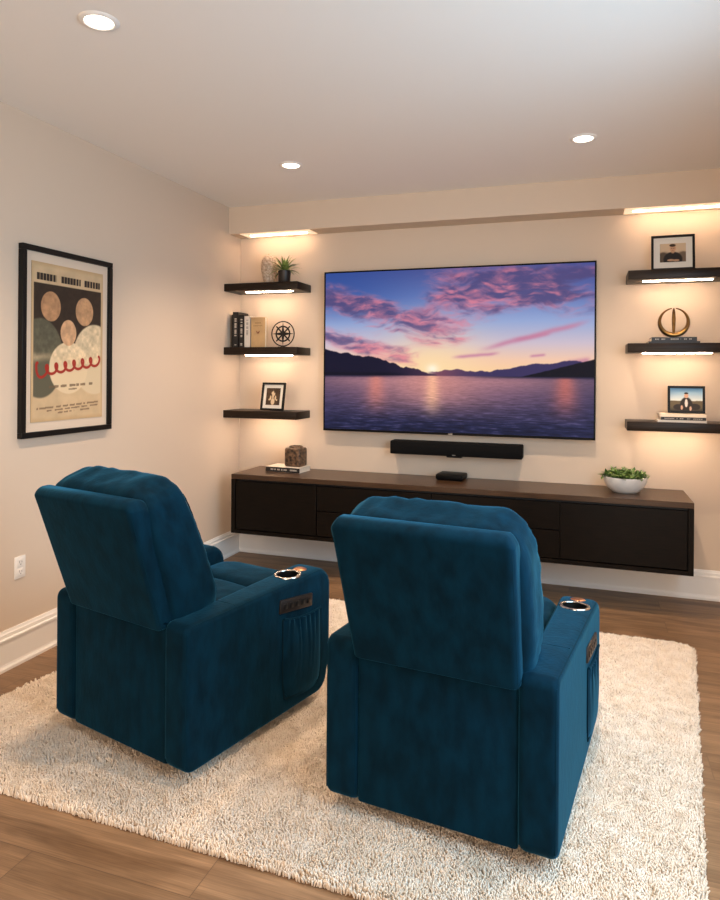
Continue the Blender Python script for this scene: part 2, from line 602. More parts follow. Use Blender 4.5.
LZ = (1.893, 1.445, 1.0)
RZ = (1.878, 1.456, 1.002)
lx0, lx1 = XL, -1.865
rx0, rx1 = 0.228, XR
shelf(lx0, lx1, LZ[0], 'dark wood floating shelf left of the screen, topmost, holding a vase and a spiky plant', 'floating shelves left of the television')
shelf(lx0, lx1, LZ[1], 'dark wood floating shelf left of the screen, middle one, holding upright books and a compass', 'floating shelves left of the television')
shelf(lx0, lx1, LZ[2], 'dark wood floating shelf left of the screen, lowest, holding one small frame', 'floating shelves left of the television')
shelf(rx0, rx1, RZ[0], 'dark wood floating shelf right of the screen, topmost, holding a matted portrait', 'floating shelves right of the television', 0.085, 0.2)
shelf(rx0, rx1, RZ[1], 'dark wood floating shelf right of the screen, middle one, holding a gold ring sculpture', 'floating shelves right of the television', 0.085, 0.2)
shelf(rx0, rx1, RZ[2], 'dark wood floating shelf right of the screen, lowest, holding books under a frame', 'floating shelves right of the television', 0.085, 0.2)
for x0, x1, lab in ((-2.30, -1.86, 'glowing light strip under the soffit above the left shelves'), (0.26, 0.78, 'glowing light strip under the soffit above the right shelves')):
    t = thing('soffit_light_strip', lab, 'light strip', ((x0 + x1) / 2, 4.318, 2.309), 0, 'soffit light strips')
    hw = (x1 - x0) / 2
    bm = B(); box(bm, -hw - 0.05, hw + 0.05, -0.075, 0.075, -0.003, 0, 0.001, 1)
    obj('bounce_glow', bm, M['bounce_glow'], t)  # added panel, glows in place of bounced light around the LED line
    led_strip(t, -hw, hw, 0.0, -0.003, M['cove'], 'led_line', 0.014)

# ================================================================== TELEVISION
TX0, TX1, TZ0, TZ1 = -1.738, 0.057, 0.9205, 2.0255
TW, TH_ = TX1 - TX0, TZ1 - TZ0
tv = thing('television', 'large black wall-mounted television showing a purple sunset over a lake', 'television', ((TX0 + TX1) / 2, YB - 0.001, TZ0))
bm = B(); box(bm, -TW / 2, TW / 2, -0.058, -0.032, 0, TH_, 0.004, 2)
box(bm, -TW / 2 + 0.12, TW / 2 - 0.12, -0.034, -0.018, 0.10, TH_ - 0.16, 0.006, 2)
obj('housing', bm, M['black'], tv)
bm = B(); box(bm, -0.3, 0.3, -0.02, 0.0, 0.35, 0.75)
obj('wall_bracket', bm, M['iron'], tv)
bm = B()
bz = 0.010
for a in ((-TW / 2, TW / 2, 0, bz * 1.5), (-TW / 2, TW / 2, TH_ - bz, TH_), (-TW / 2, -TW / 2 + bz, 0, TH_), (TW / 2 - bz, TW / 2, 0, TH_)):
    box(bm, a[0], a[1], -0.062, -0.052, a[2], a[3], 0.001, 1)
obj('bezel', bm, M['black'], tv)
bm = B(); box(bm, -0.014, 0.014, -0.0635, -0.061, 0.003, 0.010)
obj('logo_plate', bm, M['slot'], tv)


def sunset(u, v):
    n = lambda su, sv, s, o=4: vnoise(u * su + 3, v * sv + 5, s, o)
    VH = 0.655
    t = np.clip(v / VH, 0, 1)
    stops = [(0.0, (74, 84, 146)), (0.25, (98, 120, 182)), (0.5, (150, 168, 212)), (0.70, (206, 190, 204)), (0.85, (244, 200, 172)), (1.0, (255, 208, 152))]
    col = np.zeros(u.shape + (3,))
    for k in range(3):
        col[..., k] = np.interp(t, [s[0] for s in stops], [s[1][k] for s in stops])
    left = sst(0.5, 0.0, u) * sst(0.6, 0.1, t)
    col = mixc(col, (40, 74, 150), left * 0.65)
    right = sst(0.75, 1.0, u) * sst(0.5, 0.0, t)
    col = mixc(col, (74, 76, 140), right * 0.5)
    su, sv = 0.43, 0.612
    d = np.sqrt(((u - su) * 1.62) ** 2 + ((v - sv) * 1.25) ** 2)
    col = mixc(col, (255, 224, 170), np.exp(-(d / 0.28) ** 2) * 0.75)
    # clouds
    wu = u + 0.035 * (n(9, 9, 11) - 0.5) * 2
    wv = v + 0.035 * (n(10, 10, 12) - 0.5) * 2
    cn = vnoise(wu * 12 + wv * 4, wv * 26 - wu * 4, 21, 6)
    fine = vnoise(wu * 34 + wv * 9, wv * 74 - wu * 9, 22, 4)
    c1 = 0.17 + 0.46 * (u - 0.02); m1 = np.exp(-((v - c1) / 0.095) ** 2) * sst(0.50, 0.36, u)
    c2 = 0.19 + 0.03 * np.sin(u * 6); m2 = np.exp(-((v - c2) / 0.115) ** 2) * sst(0.34, 0.50, u) * (1 - 0.5 * sst(0.86, 1.0, u))
    m2b = np.exp(-((v - 0.385) / 0.075) ** 2 - ((u - 0.49) / 0.085) ** 2)
    m3 = np.exp(-((v - (0.40 + 0.42 * u)) / 0.055) ** 2) * sst(0.42, 0.30, u)
    m4 = np.exp(-((v - 0.05) / 0.05) ** 2) * sst(0.3, 0.55, u) * 0.8
    mask = np.clip(m1 * 1.1 + m2 * 1.1 + m2b * 0.9 + m3 * 1.15 + m4, 0, 1.15)
    dens = sst(0.42, 0.86, cn * 0.62 + fine * 0.16 + mask * 0.40)
    dens *= sst(0.05, 0.45, mask)
    lightn = vnoise(wu * 22 + 9, wv * 44, 33, 5)
    lit = sst(0.34, 0.86, lightn * 0.8 + 0.2 * fine + 0.30 * (1 - dens) + 0.22 * (wv - 0.25) + 0.12 * np.exp(-((u - 0.5) / 0.3) ** 2) - 0.05)
    cloud = mixc(np.ones(u.shape + (3,)) * np.array((82, 72, 120.)), (226, 126, 146), lit)
    warm = np.exp(-((u - su) / 0.35) ** 2) * sst(0.3, 0.6, v)
    cloud = mixc(cloud, (226, 146, 148), warm * 0.5)
    amt = dens[..., None] * 0.88
    col = col * (1 - amt) + cloud * amt
    # thin streaks
    for (u0, v0_, u1, v1_, wdt) in ((0.50, 0.545, 0.68, 0.515, 0.010), (0.60, 0.50, 0.99, 0.33, 0.016), (0.72, 0.44, 0.86, 0.40, 0.012), (0.02, 0.555, 0.3, 0.60, 0.014), (0.9, 0.575, 0.99, 0.555, 0.016), (0.78, 0.535, 0.84, 0.525, 0.008)):
        tt = (u - u0) / (u1 - u0)
        c = v0_ + (v1_ - v0_) * tt + 0.012 * (n(14, 3, 44) - 0.5)
        mm = np.exp(-((v - c) / wdt) ** 2) * sst(-0.05, 0.25, tt) * sst(1.05, 0.8, tt)
        col = mixc(col, (196, 128, 158), mm * 0.8)
    # sun
    col = mixc(col, (255, 246, 220), np.exp(-(d / 0.035) ** 2))
    # far mountains on both sides
    ridge = lambda s, f, a: a * (vnoise(u * f, u * 0 + 0.5, s, 5) - 0.5)
    hm = 0.622 - 0.055 * sst(0.62, 0.98, u) + ridge(51, 14, 0.05)
    far = sst(-0.004, 0.004, v - hm) * sst(0.40, 0.46, u)
    haze = np.exp(-((u - su) / 0.12) ** 2)
    col = mixc(col, (58, 50, 92), far); col = mixc(col, (150, 84, 92), far * haze * 0.7)
    hl = 0.485 + 0.36 * u + ridge(52, 16, 0.055) - 0.02 * sst(0.12, 0.2, u) * sst(0.32, 0.22, u)
    lm = sst(-0.004, 0.004, v - hl) * sst(0.47, 0.40, u)
    col = mixc(col, (20, 20, 44), lm); col = mixc(col, (96, 60, 84), lm * haze * 0.6)
    hr = 0.665 - 0.115 * ((u - 0.73) / 0.27) + ridge(53, 18, 0.015)
    rm = sst(-0.004, 0.004, v - hr) * (u > 0.70)
    col = mixc(col, (14, 14, 28), rm)
    # dark low shoreline on the left
    sh = sst(0.632, 0.64, v) * sst(0.36, 0.22, u)
    col = mixc(col, (16, 16, 34), sh)
    # water
    tw = np.clip((v - VH) / (1 - VH), 0, 1)
    wst = [(0.0, (138, 100, 118)), (0.10, (164, 116, 128)), (0.32, (118, 88, 112)), (0.58, (70, 60, 90)), (0.85, (36, 38, 68)), (1.0, (28, 32, 60))]
    wc = np.zeros_like(col)
    for k in range(3):
        wc[..., k] = np.interp(tw, [s[0] for s in wst], [s[1][k] for s in wst])
    side = np.abs(u - 0.45)
    wc = mixc(wc, (44, 46, 80), sst(0.2, 0.6, side) * 0.55)
    for cu, cw, st, cc in ((0.43, 0.02, 0.95, (255, 206, 160)), (0.43, 0.13, 0.55, (240, 160, 140)), (0.21, 0.028, 0.62, (232, 136, 116)), (0.905, 0.03, 0.62, (226, 118, 100))):
        g = np.exp(-((u - cu) / (cw * (1 + tw))) ** 2) * (1 - sst(0.2, 0.85, tw))
        wc = mixc(wc, cc, g * st)
    pers = 1.0 / (tw + 0.16)
    rip = vnoise((u - 0.5) * 26 * pers ** 0.7 + 40, np.log(tw + 0.08) * 52 + 200, 61, 4)
    wc = wc * (1 + (rip - 0.5) * (0.22 + 0.75 * sst(0.1, 0.9, tw)))[..., None]
    hi = sst(0.6, 0.8, rip) * sst(0.3, 0.9, tw)
    wc = mixc(wc, (128, 112, 148), hi * 0.30)
    wc = mixc(wc, (20, 22, 46), sst(0.05, 0.0, tw) * sst(0.05, 0.3, side) * 0.8)
    w = sst(VH - 0.002, VH + 0.002, v)
    col = col * (1 - w[..., None]) + wc * w[..., None]
    return col


flat_print('screen', TW - 2 * bz, TH_ - 2.5 * bz, 560, 340, sunset, M['screen'], tv, loc=(0, -0.0595, TH_ / 2 + bz * 0.25))

# ================================================================== SOUNDBAR
sb = thing('soundbar', 'long black soundbar mounted on the wall below the television', 'soundbar', (-0.808, YB, 0.786))
bm = B(); box(bm, -0.432, 0.432, -0.105, 0.0, 0, 0.088, 0.008, 3)
obj('speaker_body', bm, M['black_cloth'], sb)
bm = B(); box(bm, -0.427, 0.427, -0.1085, -0.10, 0.006, 0.082, 0.003, 2)
obj('grille', bm, M['black_cloth'], sb)
bm = B(); box(bm, -0.05, 0.05, -0.106, -0.03, -0.008, 0.003, 0.003, 1)
obj('lower_lip', bm, M['black'], sb)
bm = B(); box(bm, -0.010, 0.010, -0.1095, -0.108, 0.006, 0.011)
obj('logo_plate', bm, M['slot'], sb)

# ================================================================== MEDIA CONSOLE
CX0, CX1, CY0, CZ0, CZ1 = -2.258, 0.558, 3.989, 0.242, 0.638
cc = thing('media_console', 'long dark wood floating media console under the television', 'cabinet', ((CX0 + CX1) / 2, YB - 0.001, CZ0))
ox = (CX0 + CX1) / 2
wx = (CX1 - CX0) / 2
D = CY0 - YB
hz = CZ1 - CZ0
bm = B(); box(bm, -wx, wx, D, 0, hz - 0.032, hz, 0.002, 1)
obj('top_slab', bm, M['wood_lit_top'], cc)
bm = B()
box(bm, -wx, -wx + 0.028, D, 0, 0, hz - 0.032, 0.0015, 1); box(bm, wx - 0.028, wx, D, 0, 0, hz - 0.032, 0.0015, 1)
box(bm, -wx + 0.028, wx - 0.028, D, 0, 0, 0.024, 0.0015, 1)
obj('outer_case', bm, M['wood_dark'], cc)
bm = B(); box(bm, -wx + 0.028, wx - 0.028, D + 0.03, 0, 0.024, hz - 0.032)
obj('inner_case', bm, M['reveal'], cc)


def front(name, x0, x1, z0, z1):
    bm = B(); box(bm, x0 - ox + 0.002, x1 - ox - 0.002, D + 0.006, D + 0.03, z0 - CZ0 + 0.002, z1 - CZ0 - 0.002, 0.0015, 1)
    return obj(name, bm, M['wood_dark'], cc)


zt = CZ1 - 0.032 - 0.012
front('door', CX0 + 0.031, -1.641, CZ0 + 0.027, zt)
front('door', -0.134, CX1 - 0.031, CZ0 + 0.027, zt)
for a, b in ((-1.639, -0.888), (-0.886, -0.136)):
    front('drawer', a, b, 0.4325, zt)
    front('drawer', a, b, CZ0 + 0.027, 0.4305)

# ================================================================== OUTLET AND POSTER
ot = thing('wall_outlet', 'white electrical outlet plate low on the left wall', 'outlet', (XL, 2.382, 0.434))
bm = B(); box(bm, 0, 0.006, -0.031, 0.031, -0.05, 0.05, 0.003, 2)
obj('cover_plate', bm, M['white_plastic'], ot)
for dz in (-0.021, 0.021):
    bm = B(); box(bm, 0.005, 0.008, -0.016, 0.016, dz - 0.016, dz + 0.016, 0.001, 1)
    s = obj('socket', bm, M['white_plastic'], ot)
    bm = B(); box(bm, 0.0075, 0.0085, -0.008, -0.005, dz - 0.002, dz + 0.009); box(bm, 0.0075, 0.0085, 0.005, 0.008, dz - 0.002, dz + 0.007)
    box(bm, 0.0075, 0.0085, -0.003, 0.003, dz - 0.010, dz - 0.005)
    obj('slots', bm, M['slot'], s)

PY0, PY1, PZ0, PZ1 = 2.362, 2.966, 1.016, 1.902
pw, ph = PY1 - PY0, PZ1 - PZ0
po = thing('framed_poster', 'framed vintage film poster in cream, brown and red on the left wall', 'poster', (XL, (PY0 + PY1) / 2, PZ0), PI / 2)
fwid, fd = 0.026, 0.028
bm = B()
for a in ((-pw / 2, pw / 2, 0, fwid), (-pw / 2, pw / 2, ph - fwid, ph), (-pw / 2, -pw / 2 + fwid, fwid, ph - fwid), (pw / 2 - fwid, pw / 2, fwid, ph - fwid)):
    box(bm, a[0], a[1], -fd, 0, a[2], a[3], 0.002, 1)
obj('frame', bm, M['black_frame'], po)
bm = B(); box(bm, -pw / 2 + fwid, pw / 2 - fwid, -0.012, 0, fwid, ph - fwid)
obj('mat_border', bm, M['poster_mat'], po)


def poster_art(u, v):
    """A plain made-up design in the poster's colours: rounded forms on brown, a red stroke, ruled lines."""
    col = np.ones(u.shape + (3,)) * np.array((200, 172, 134.))
    g = vnoise(u * 9, v * 14, 71, 5)
    col *= (0.93 + 0.14 * g)[..., None]
    edge = np.maximum(np.abs(u - 0.5) * 2, np.abs(v - 0.5) * 2)
    col = mixc(col, (186, 152, 108), sst(0.93, 1.0, edge) * 0.6)
    e = 0.006
    blk = sst(0.128, 0.132, v) * sst(0.025, 0.033, u) * sst(0.975, 0.967, u) * sst(0.66, 0.60, v + 0.03 * np.sin(u * 7))
    col = mixc(col, (52, 40, 30), blk)

    def ell(cx, cy, rx, ry, c, amt=1.0):
        nonlocal col
        d = np.sqrt(((u - cx) / rx) ** 2 + ((v - cy) / ry) ** 2)
        col = mixc(col, c, sst(1.03, 0.97, d) * amt * sst(0.128, 0.134, v) * sst(0.025, 0.033, u) * sst(0.975, 0.967, u))
    ell(0.12, 0.60, 0.30, 0.25, (92, 88, 70))
    ell(0.88, 0.60, 0.33, 0.24, (214, 192, 156))
    ell(0.50, 0.66, 0.27, 0.17, (222, 198, 160))
    ell(0.25, 0.27, 0.13, 0.095, (178, 134, 96))
    ell(0.72, 0.28, 0.13, 0.095, (190, 146, 106))
    ell(0.49, 0.43, 0.11, 0.085, (204, 160, 120))
    # rows of plain blocks at the head
    for a, b in ((0.06, 0.32), (0.38, 0.66), (0.71, 0.95)):
        seg = (np.abs(v - 0.088) < 0.022) * (u > a) * (u < b) * (((u - a) * 24) % 1 > 0.14)
        col = mixc(col, (44, 34, 28), seg.astype(float))
    col = mixc(col, (216, 190, 150), sst(0.55, 0.60, v) * sst(0.72, 0.66, v) * 0.6 * blk)
    # grain over the forms
    col = col * (1 + (vnoise(u * 26, v * 40, 73, 4) - 0.5) * 0.35 * blk)[..., None]
    # red looping brush stroke
    ts = np.linspace(0, 1, 260)
    cx_ = 0.08 + 0.86 * ts - 0.040 * np.sin(ts * 2 * PI * 7)
    cy_ = 0.685 - 0.075 * ts - (0.030 + 0.028 * np.exp(-((ts - 0.02) / 0.05) ** 2)) * np.cos(ts * 2 * PI * 7)
    dmin = np.full(u.shape, 9.0)
    for q, r_ in zip(cx_, cy_):
        dmin = np.minimum(dmin, np.sqrt((u - q) ** 2 + ((v - r_) * 1.56) ** 2))
    col = mixc(col, (158, 42, 30), sst(0.017, 0.011, dmin))
    for cv_, a, b, hh, tone in ((0.775, 0.2, 0.85, 0.008, 110), (0.80, 0.4, 0.62, 0.005, 120), (0.905, 0.07, 0.95, 0.006, 120), (0.925, 0.2, 0.93, 0.005, 120), (0.945, 0.35, 0.8, 0.005, 120)):
        seg = (np.abs(v - cv_ + 0.03 * (u - 0.5)) < hh) * (u > a) * (u < b) * (vnoise(u * 40, v * 0 + cv_ * 90, 81, 1) > 0.35)
        col = mixc(col, (tone, tone * 0.8, tone * 0.6), seg.astype(float) * 0.75)
    return col


flat_print('print', 0.478, 0.748, 220, 340, poster_art, M['print'], po, loc=(0.0, -0.0145, ph / 2))

# ================================================================== RECLINERS
def recliner(loc, rz, w, d, ztb, ztf, label, cupf, cdz):
    """Origin on the rug at the middle of the chair's back edge; x to its right, y forward."""
    t = thing('recliner_armchair', label, 'armchair', loc, rz, 'teal recliners facing the television')
    z0 = 0.025                         # underside
    aw = 0.104
    V = M['velvet']

    def flare(bm, s):
        for v in bm.verts:
            f = max(0.0, min(1.0, v.co.y / d))
            k = (abs(v.co.x) - (w / 2 - aw)) / aw          # 0 inner, 1 outer
            v.co.x = s * (abs(v.co.x) + f * (-0.016 + 0.034 * k))
    zt_ = lambda y: ztb + (ztf - ztb) * (y / d)
    for s in (-1, 1):
        bm = B()
        prof = rounded_poly([(0.0, z0), (d - 0.03, z0 + 0.005), (d, z0 + 0.13), (d, ztf), (0.0, ztb)], [0.045, 0.07, 0.09, 0.075, 0.03], 7)
        # extra points along the long sides so the flare stays smooth
        dense = []
        for i in range(len(prof)):
            a, b = prof[i], prof[(i + 1) % len(prof)]
            k = max(1, int((b - a).length / 0.04))
            dense += [a.lerp(b, j / k) for j in range(k)]
        slab_from_profile(bm, dense, w / 2 - aw, w / 2, 0.020, 5)
        flare(bm, s)
        yc = cupf * d
        xc = s * (w / 2 - aw / 2 + cupf * 0.001)
        bmc = B(); lathe(bmc, [(0.0, -0.07), (0.0435, -0.07), (0.0435, 0.05), (0.0, 0.05)], 40)
        arm = carve(obj('armrest', bm, V, t), bmc, (xc, yc, zt_(yc)))
        # piping along the outer and inner rims and a seam over the arm
        for xx, sx_ in ((w / 2 - 0.0062, 1), (w / 2 - aw + 0.0062, 1)):
            bm = B()
            g_ = 0.0062
            pts = [(xx, p.x, p.y) for p in rounded_poly([(g_, z0 + 0.03), (g_, ztb - g_), (d - g_, ztf - g_), (d - g_, z0 + 0.14)], [0.0, 0.028, 0.07, 0.0], 7)]
            den = []
            for a, b in zip(pts, pts[1:]):
                a, b = Vector(a), Vector(b)
                k = max(1, int((b - a).length / 0.05))
                den += [a.lerp(b, j / k) for j in range(k)]
            den.append(Vector(pts[-1]))
            tube(bm, den, 0.0018, 6)
            flare(bm, s)
            obj('piping', bm, M['piping'], arm)
        ys = 0.30 * d
        bm = B()
        tube(bm, [(w / 2 - aw + 0.012, ys, zt_(ys) - 0.0016), (w / 2 - aw / 2, ys, zt_(ys) - 0.0006), (w / 2 - 0.012, ys, zt_(ys) - 0.0016)], 0.0018, 6)
        flare(bm, s)
        obj('top_seam', bm, M['piping'], arm)
        # cup holder with steel rim
        yc = cupf * d
        tilt = math.atan2(ztf - ztb, d)
        if True:
            zc = zt_(yc)
            bm = B(); lathe(bm, [(0.0, -0.062), (0.040, -0.062), (0.0425, -0.058), (0.0425, 0.0015), (0.0432, 0.0015), (0.0432, -0.064), (0.0, -0.064)], 40)
            ch = obj('cup_holder', bm, M['well'], t, (xc, yc, zc), (tilt, 0, 0))
            bm = B()
            lathe(bm, [(0.0425, 0.001), (0.0435, 0.0035), (0.047, 0.0045), (0.0515, 0.0035), (0.053, 0.0), (0.053, -0.003)], 48)
            obj('steel_rim', bm, M['chrome'], ch)
            yb = (cupf + 0.115) * d
            bm = B(); lathe(bm, [(0.0, 0.004), (0.024, 0.004), (0.028, 0.002), (0.029, -0.004), (0.0, -0.004)], 36, sy=0.8)
            bt = obj('touch_button', bm, M['copper'], t, (xc, yb - 0.01, zt_(yb) - 0.0015), (tilt, 0, 0))
            bt['label'] = 'copper touch button'
    # things on the outer face of the right arm
    xo = lambda y: w / 2 + 0.018 * (y / d)
    yaw_o = -math.atan2(0.018, d)
    pz = 0.405 + (ztf - 0.5)
    yp = 0.705 * d
    bm = B(); box(bm, -0.004, 0.007, -0.125 * d, 0.125 * d, -0.025, 0.025, 0.004, 2)
    cp = obj('control_panel', bm, M['panel'], t, (xo(yp), yp, pz), (0, 0, yaw_o))
    cp.rotation_euler = (math.radians(-6), 0, yaw_o)
    cp['label'] = 'dark bronze control panel with buttons'
    for k in range(5):
        bm = B(); box(bm, 0.006, 0.010, -0.010, 0.010, -0.010, 0.010, 0.003, 2)
        obj('button', bm, M['button'], cp, (0, (k - 2) * 0.036 * d / 0.8, 0))
    # gathered storage pocket
    ypk, hw, zt0, zb0 = 0.755 * d, 0.148 * d, pz - 0.045, 0.085
    bm = B()
    nu, nv = 60, 26
    grid = []
    for j in range(nv + 1):
        row = []
        vv = j / nv
        for i in range(nu + 1):
            uu = i / nu * 2 - 1
            zz = zt0 - 0.028 * (uu * 0.5 + 0.5) * 0.6 + 0.012 * (uu * uu) - 0.006 + (zb0 - zt0) * vv
            ww = hw * (1 - 0.10 * sst_f(0.75, 1.0, vv))
            bul = 0.012 * (1 - abs(uu) ** 4) * (0.55 + 0.45 * math.sin(PI * min(1, vv * 1.05))) + 0.0015
            gat = 0.0046 * math.cos(uu * 24 + 4.5 * mnoise.noise(Vector((uu * 3, vv * 1.5, 1)))) * math.exp(-vv * (5.0 + 3.0 * mnoise.noise(Vector((uu * 5, 2, 1))))) * (1 - uu ** 6)
            if vv > 0.9:
                zz += 0.02 * (abs(uu) ** 6) * (vv - 0.9) / 0.1
                bul *= (1 - (vv - 0.9) / 0.1)
            row.append(bm.verts.new((bul + gat + 0.002, uu * ww, zz)))
        grid.append(row)
    for j in range(nv):
        for i in range(nu):
            bm.faces.new((grid[j][i], grid[j + 1][i], grid[j + 1][i + 1], grid[j][i + 1]))
    # back and rim to give the pocket thickness
    ext = [grid[0][i] for i in range(nu + 1)] + [grid[j][nu] for j in range(1, nv + 1)] + [grid[nv][i] for i in range(nu - 1, -1, -1)] + [grid[j][0] for j in range(nv - 1, 0, -1)]
    bk = [bm.verts.new((-0.004, v.co.y, v.co.z)) for v in ext]
    for k in range(len(ext)):
        k2 = (k + 1) % len(ext)
        bm.faces.new((ext[k], ext[k2], bk[k2], bk[k]))
    sp = obj('side_pocket', bm, V, t, (xo(ypk), ypk, 0), (0, 0, yaw_o))
    bm = B()
    top = [v for v in [(0.0062, (i / 30 * 2 - 1) * hw, zt0 - 0.028 * (i / 30) * 0.6 + 0.012 * ((i / 30 * 2 - 1) ** 2) - 0.005) for i in range(31)]]
    tube(bm, top, 0.0042, 8)
    obj('elastic_hem', bm, M['piping'], sp)
    bm = B()
    for sy_ in (-1, 1):
        tube(bm, [(0.003, sy_ * (hw + 0.002), zt0 - (0.0168 if sy_ > 0 else 0) + 0.004), (0.003, sy_ * (hw + 0.002), zb0 + 0.06), (0.003, sy_ * hw * 0.93, zb0 + 0.006)], 0.0022, 6)
    tube(bm, [(0.003, -hw * 0.93, zb0 + 0.006), (0.003, 0, zb0 - 0.006), (0.003, hw * 0.93, zb0 + 0.006)], 0.0022, 6)
    obj('pocket_welt', bm, M['pocketgap'], sp)

    wi = w / 2 - aw
    # lower back panel between the arms
    bm = B()
    zs = 0.466
    slab_from_profile(bm, rounded_poly([(0.012, z0 + 0.004), (0.05, z0 + 0.004), (0.05, zs + 0.02), (0.012, zs + 0.02)], [0.012, 0.003, 0.003, 0.004], 4), -wi + 0.001, wi - 0.001, 0.008, 3)
    obj('lower_back_panel', bm, V, t)
    # reclined back shell
    yb0, zb1, yt, ztp = -0.012, zs, -0.158, 0.903
    th_t, th_b = 0.080, 0.155
    bm = B()
    prof = rounded_poly([(yb0, zb1), (yb0 + th_b, zb1 - 0.01), (yt + th_t, ztp + 0.005), (yt, ztp)], [0.008, 0.01, 0.04, 0.034], 8)
    dense = []
    for i in range(len(prof)):
        a, b = prof[i], prof[(i + 1) % len(prof)]
        k = max(1, int((b - a).length / 0.03))
        dense += [a.lerp(b, j / k) for j in range(k)]
    hw_ = 0.248
    slab_from_profile(bm, dense, -hw_, hw_, 0.022, 6)
    for v in bm.verts:
        f = (v.co.z - zb1) / (ztp - zb1)
        v.co.x *= (0.985 + 0.045 * f)
        if f > 0.9:      # round the two upper corners
            e = max(0.0, abs(v.co.x) - (hw_ - 0.03)) / 0.03
            v.co.z -= 0.016 * min(1.3, e) ** 2 * (f - 0.9) / 0.1
    sh = obj('back_shell', bm, V, t)
    for s in (-1, 1):
        bm = B()
        pts = []
        for k in range(15):
            f = k / 14
            f *= 0.88; pts.append((s * (hw_ - 0.0068) * (0.985 + 0.045 * f), yb0 + (yt - yb0) * f + 0.0072, zb1 + 0.004 + (ztp - zb1) * f))
        tube(bm, pts, 0.0020, 6)
        obj('piping', bm, M['piping'], sh)
    # thick back cushion in front of the shell
    lean = math.atan2(0.22, 0.40)

    def cush(wv, c):
        f = wv.z / 0.275
        wv.y *= (1.0 + 0.16 * (-f))
        wv.x *= 1.0 + 0.03 * (1 - f * f) - 0.03 * max(0, -f)
        # gathers near the top corners and along the side seam
        edge = abs(c.x) ** 6
        g = math.sin(wv.z * 95 + 6 * mnoise.noise(Vector((wv.x * 4, wv.y * 4, wv.z * 4)))) * 0.0030 * edge
        g2 = math.sin(wv.x * 80 + 8 * mnoise.noise(Vector((wv.x * 5, wv.y * 6, 3)))) * 0.0035 * max(0, f) ** 6
        wv.x += math.copysign(g, wv.x)
        wv.z += g2
        return wv
    hx, hy, hz_, pw_ = 0.268, 0.106, 0.275, 6.0
    bm = B(); pillow(bm, hx, hy, hz_, pw_, wr=0.004, seed=loc[0] * 9, fn=cush)
    bc = obj('back_cushion', bm, V, t, (0, 0.068, 0.685 + cdz), (lean * 0.72, 0, 0))
    for s in (-1, 1):
        bm = B()
        pts = []
        for k in range(60):
            a = -0.75 + (k / 59) * 1.5
            c = Vector((s * 0.93, math.cos(a), math.sin(a)))
            l = (abs(c.y) ** pw_ + abs(c.z) ** pw_) ** (1 / pw_)
            q = (1 - 0.93 ** pw_) ** (1 / pw_)
            c.y *= q / l; c.z *= q / l
            pts.append(cush(Vector((c.x * hx, c.y * hy, c.z * hz_)), c))
        tube(bm, pts, 0.0022, 6)
        obj('piping', bm, M['piping'], bc)
    # seat, footrest, base
    bm = B(); pillow(bm, wi - 0.012, 0.19, 0.085, 5.0, wr=0.004, seed=3 + loc[0])
    obj('seat_cushion', bm, V, t, (0, 0.335, 0.385))
    bm = B()
    fy = d - 0.52
    pillow(bm, wi - 0.012, fy / 2, 0.105, 4.5, wr=0.004, seed=5 + loc[0])
    obj('footrest_pad', bm, V, t, (0, 0.515 + fy / 2, 0.365))
    bm = B(); slab_from_profile(bm, rounded_poly([(d - 0.10, 0.05), (d - 0.045, 0.05), (d - 0.03, 0.34), (d - 0.10, 0.34)], [0.02, 0.03, 0.02, 0.005], 4), -wi + 0.006, wi - 0.006, 0.012, 3)
    obj('footrest_front', bm, V, t)
    bm = B(); box(bm, -wi + 0.01, wi - 0.01, 0.06, d - 0.11, 0.05, 0.30)
    obj('seat_base', bm, M['black_cloth'], t)
    for sx_ in (-1, 1):
        for yy in (0.10, d - 0.16):
            bm = B(); lathe(bm, [(0.0, 0.0), (0.022, 0.0), (0.026, 0.012), (0.026, 0.052), (0.0, 0.052)], 20)
            obj('foot', bm, M['black'], t, (sx_ * (wi - 0.045), yy, 0.0))
    return t


def sst_f(a, b, x):
    q = max(0.0, min(1.0, (x - a) / (b - a)))
    return q * q * (3 - 2 * q)


RUG_TOP = 0.03
recliner((-1.508, 1.886, RUG_TOP), -0.249, 0.688, 0.755, 0.496, 0.522, 'teal velvet recliner on the left, turned towards the middle, nearer the framed poster', 0.745, 0.0)
recliner((-0.399, 1.832, RUG_TOP), -0.115, 0.680, 0.872, 0.508, 0.468, 'teal velvet recliner on the right, in front of the console drawers, nearest the camera', 0.80, -0.02)

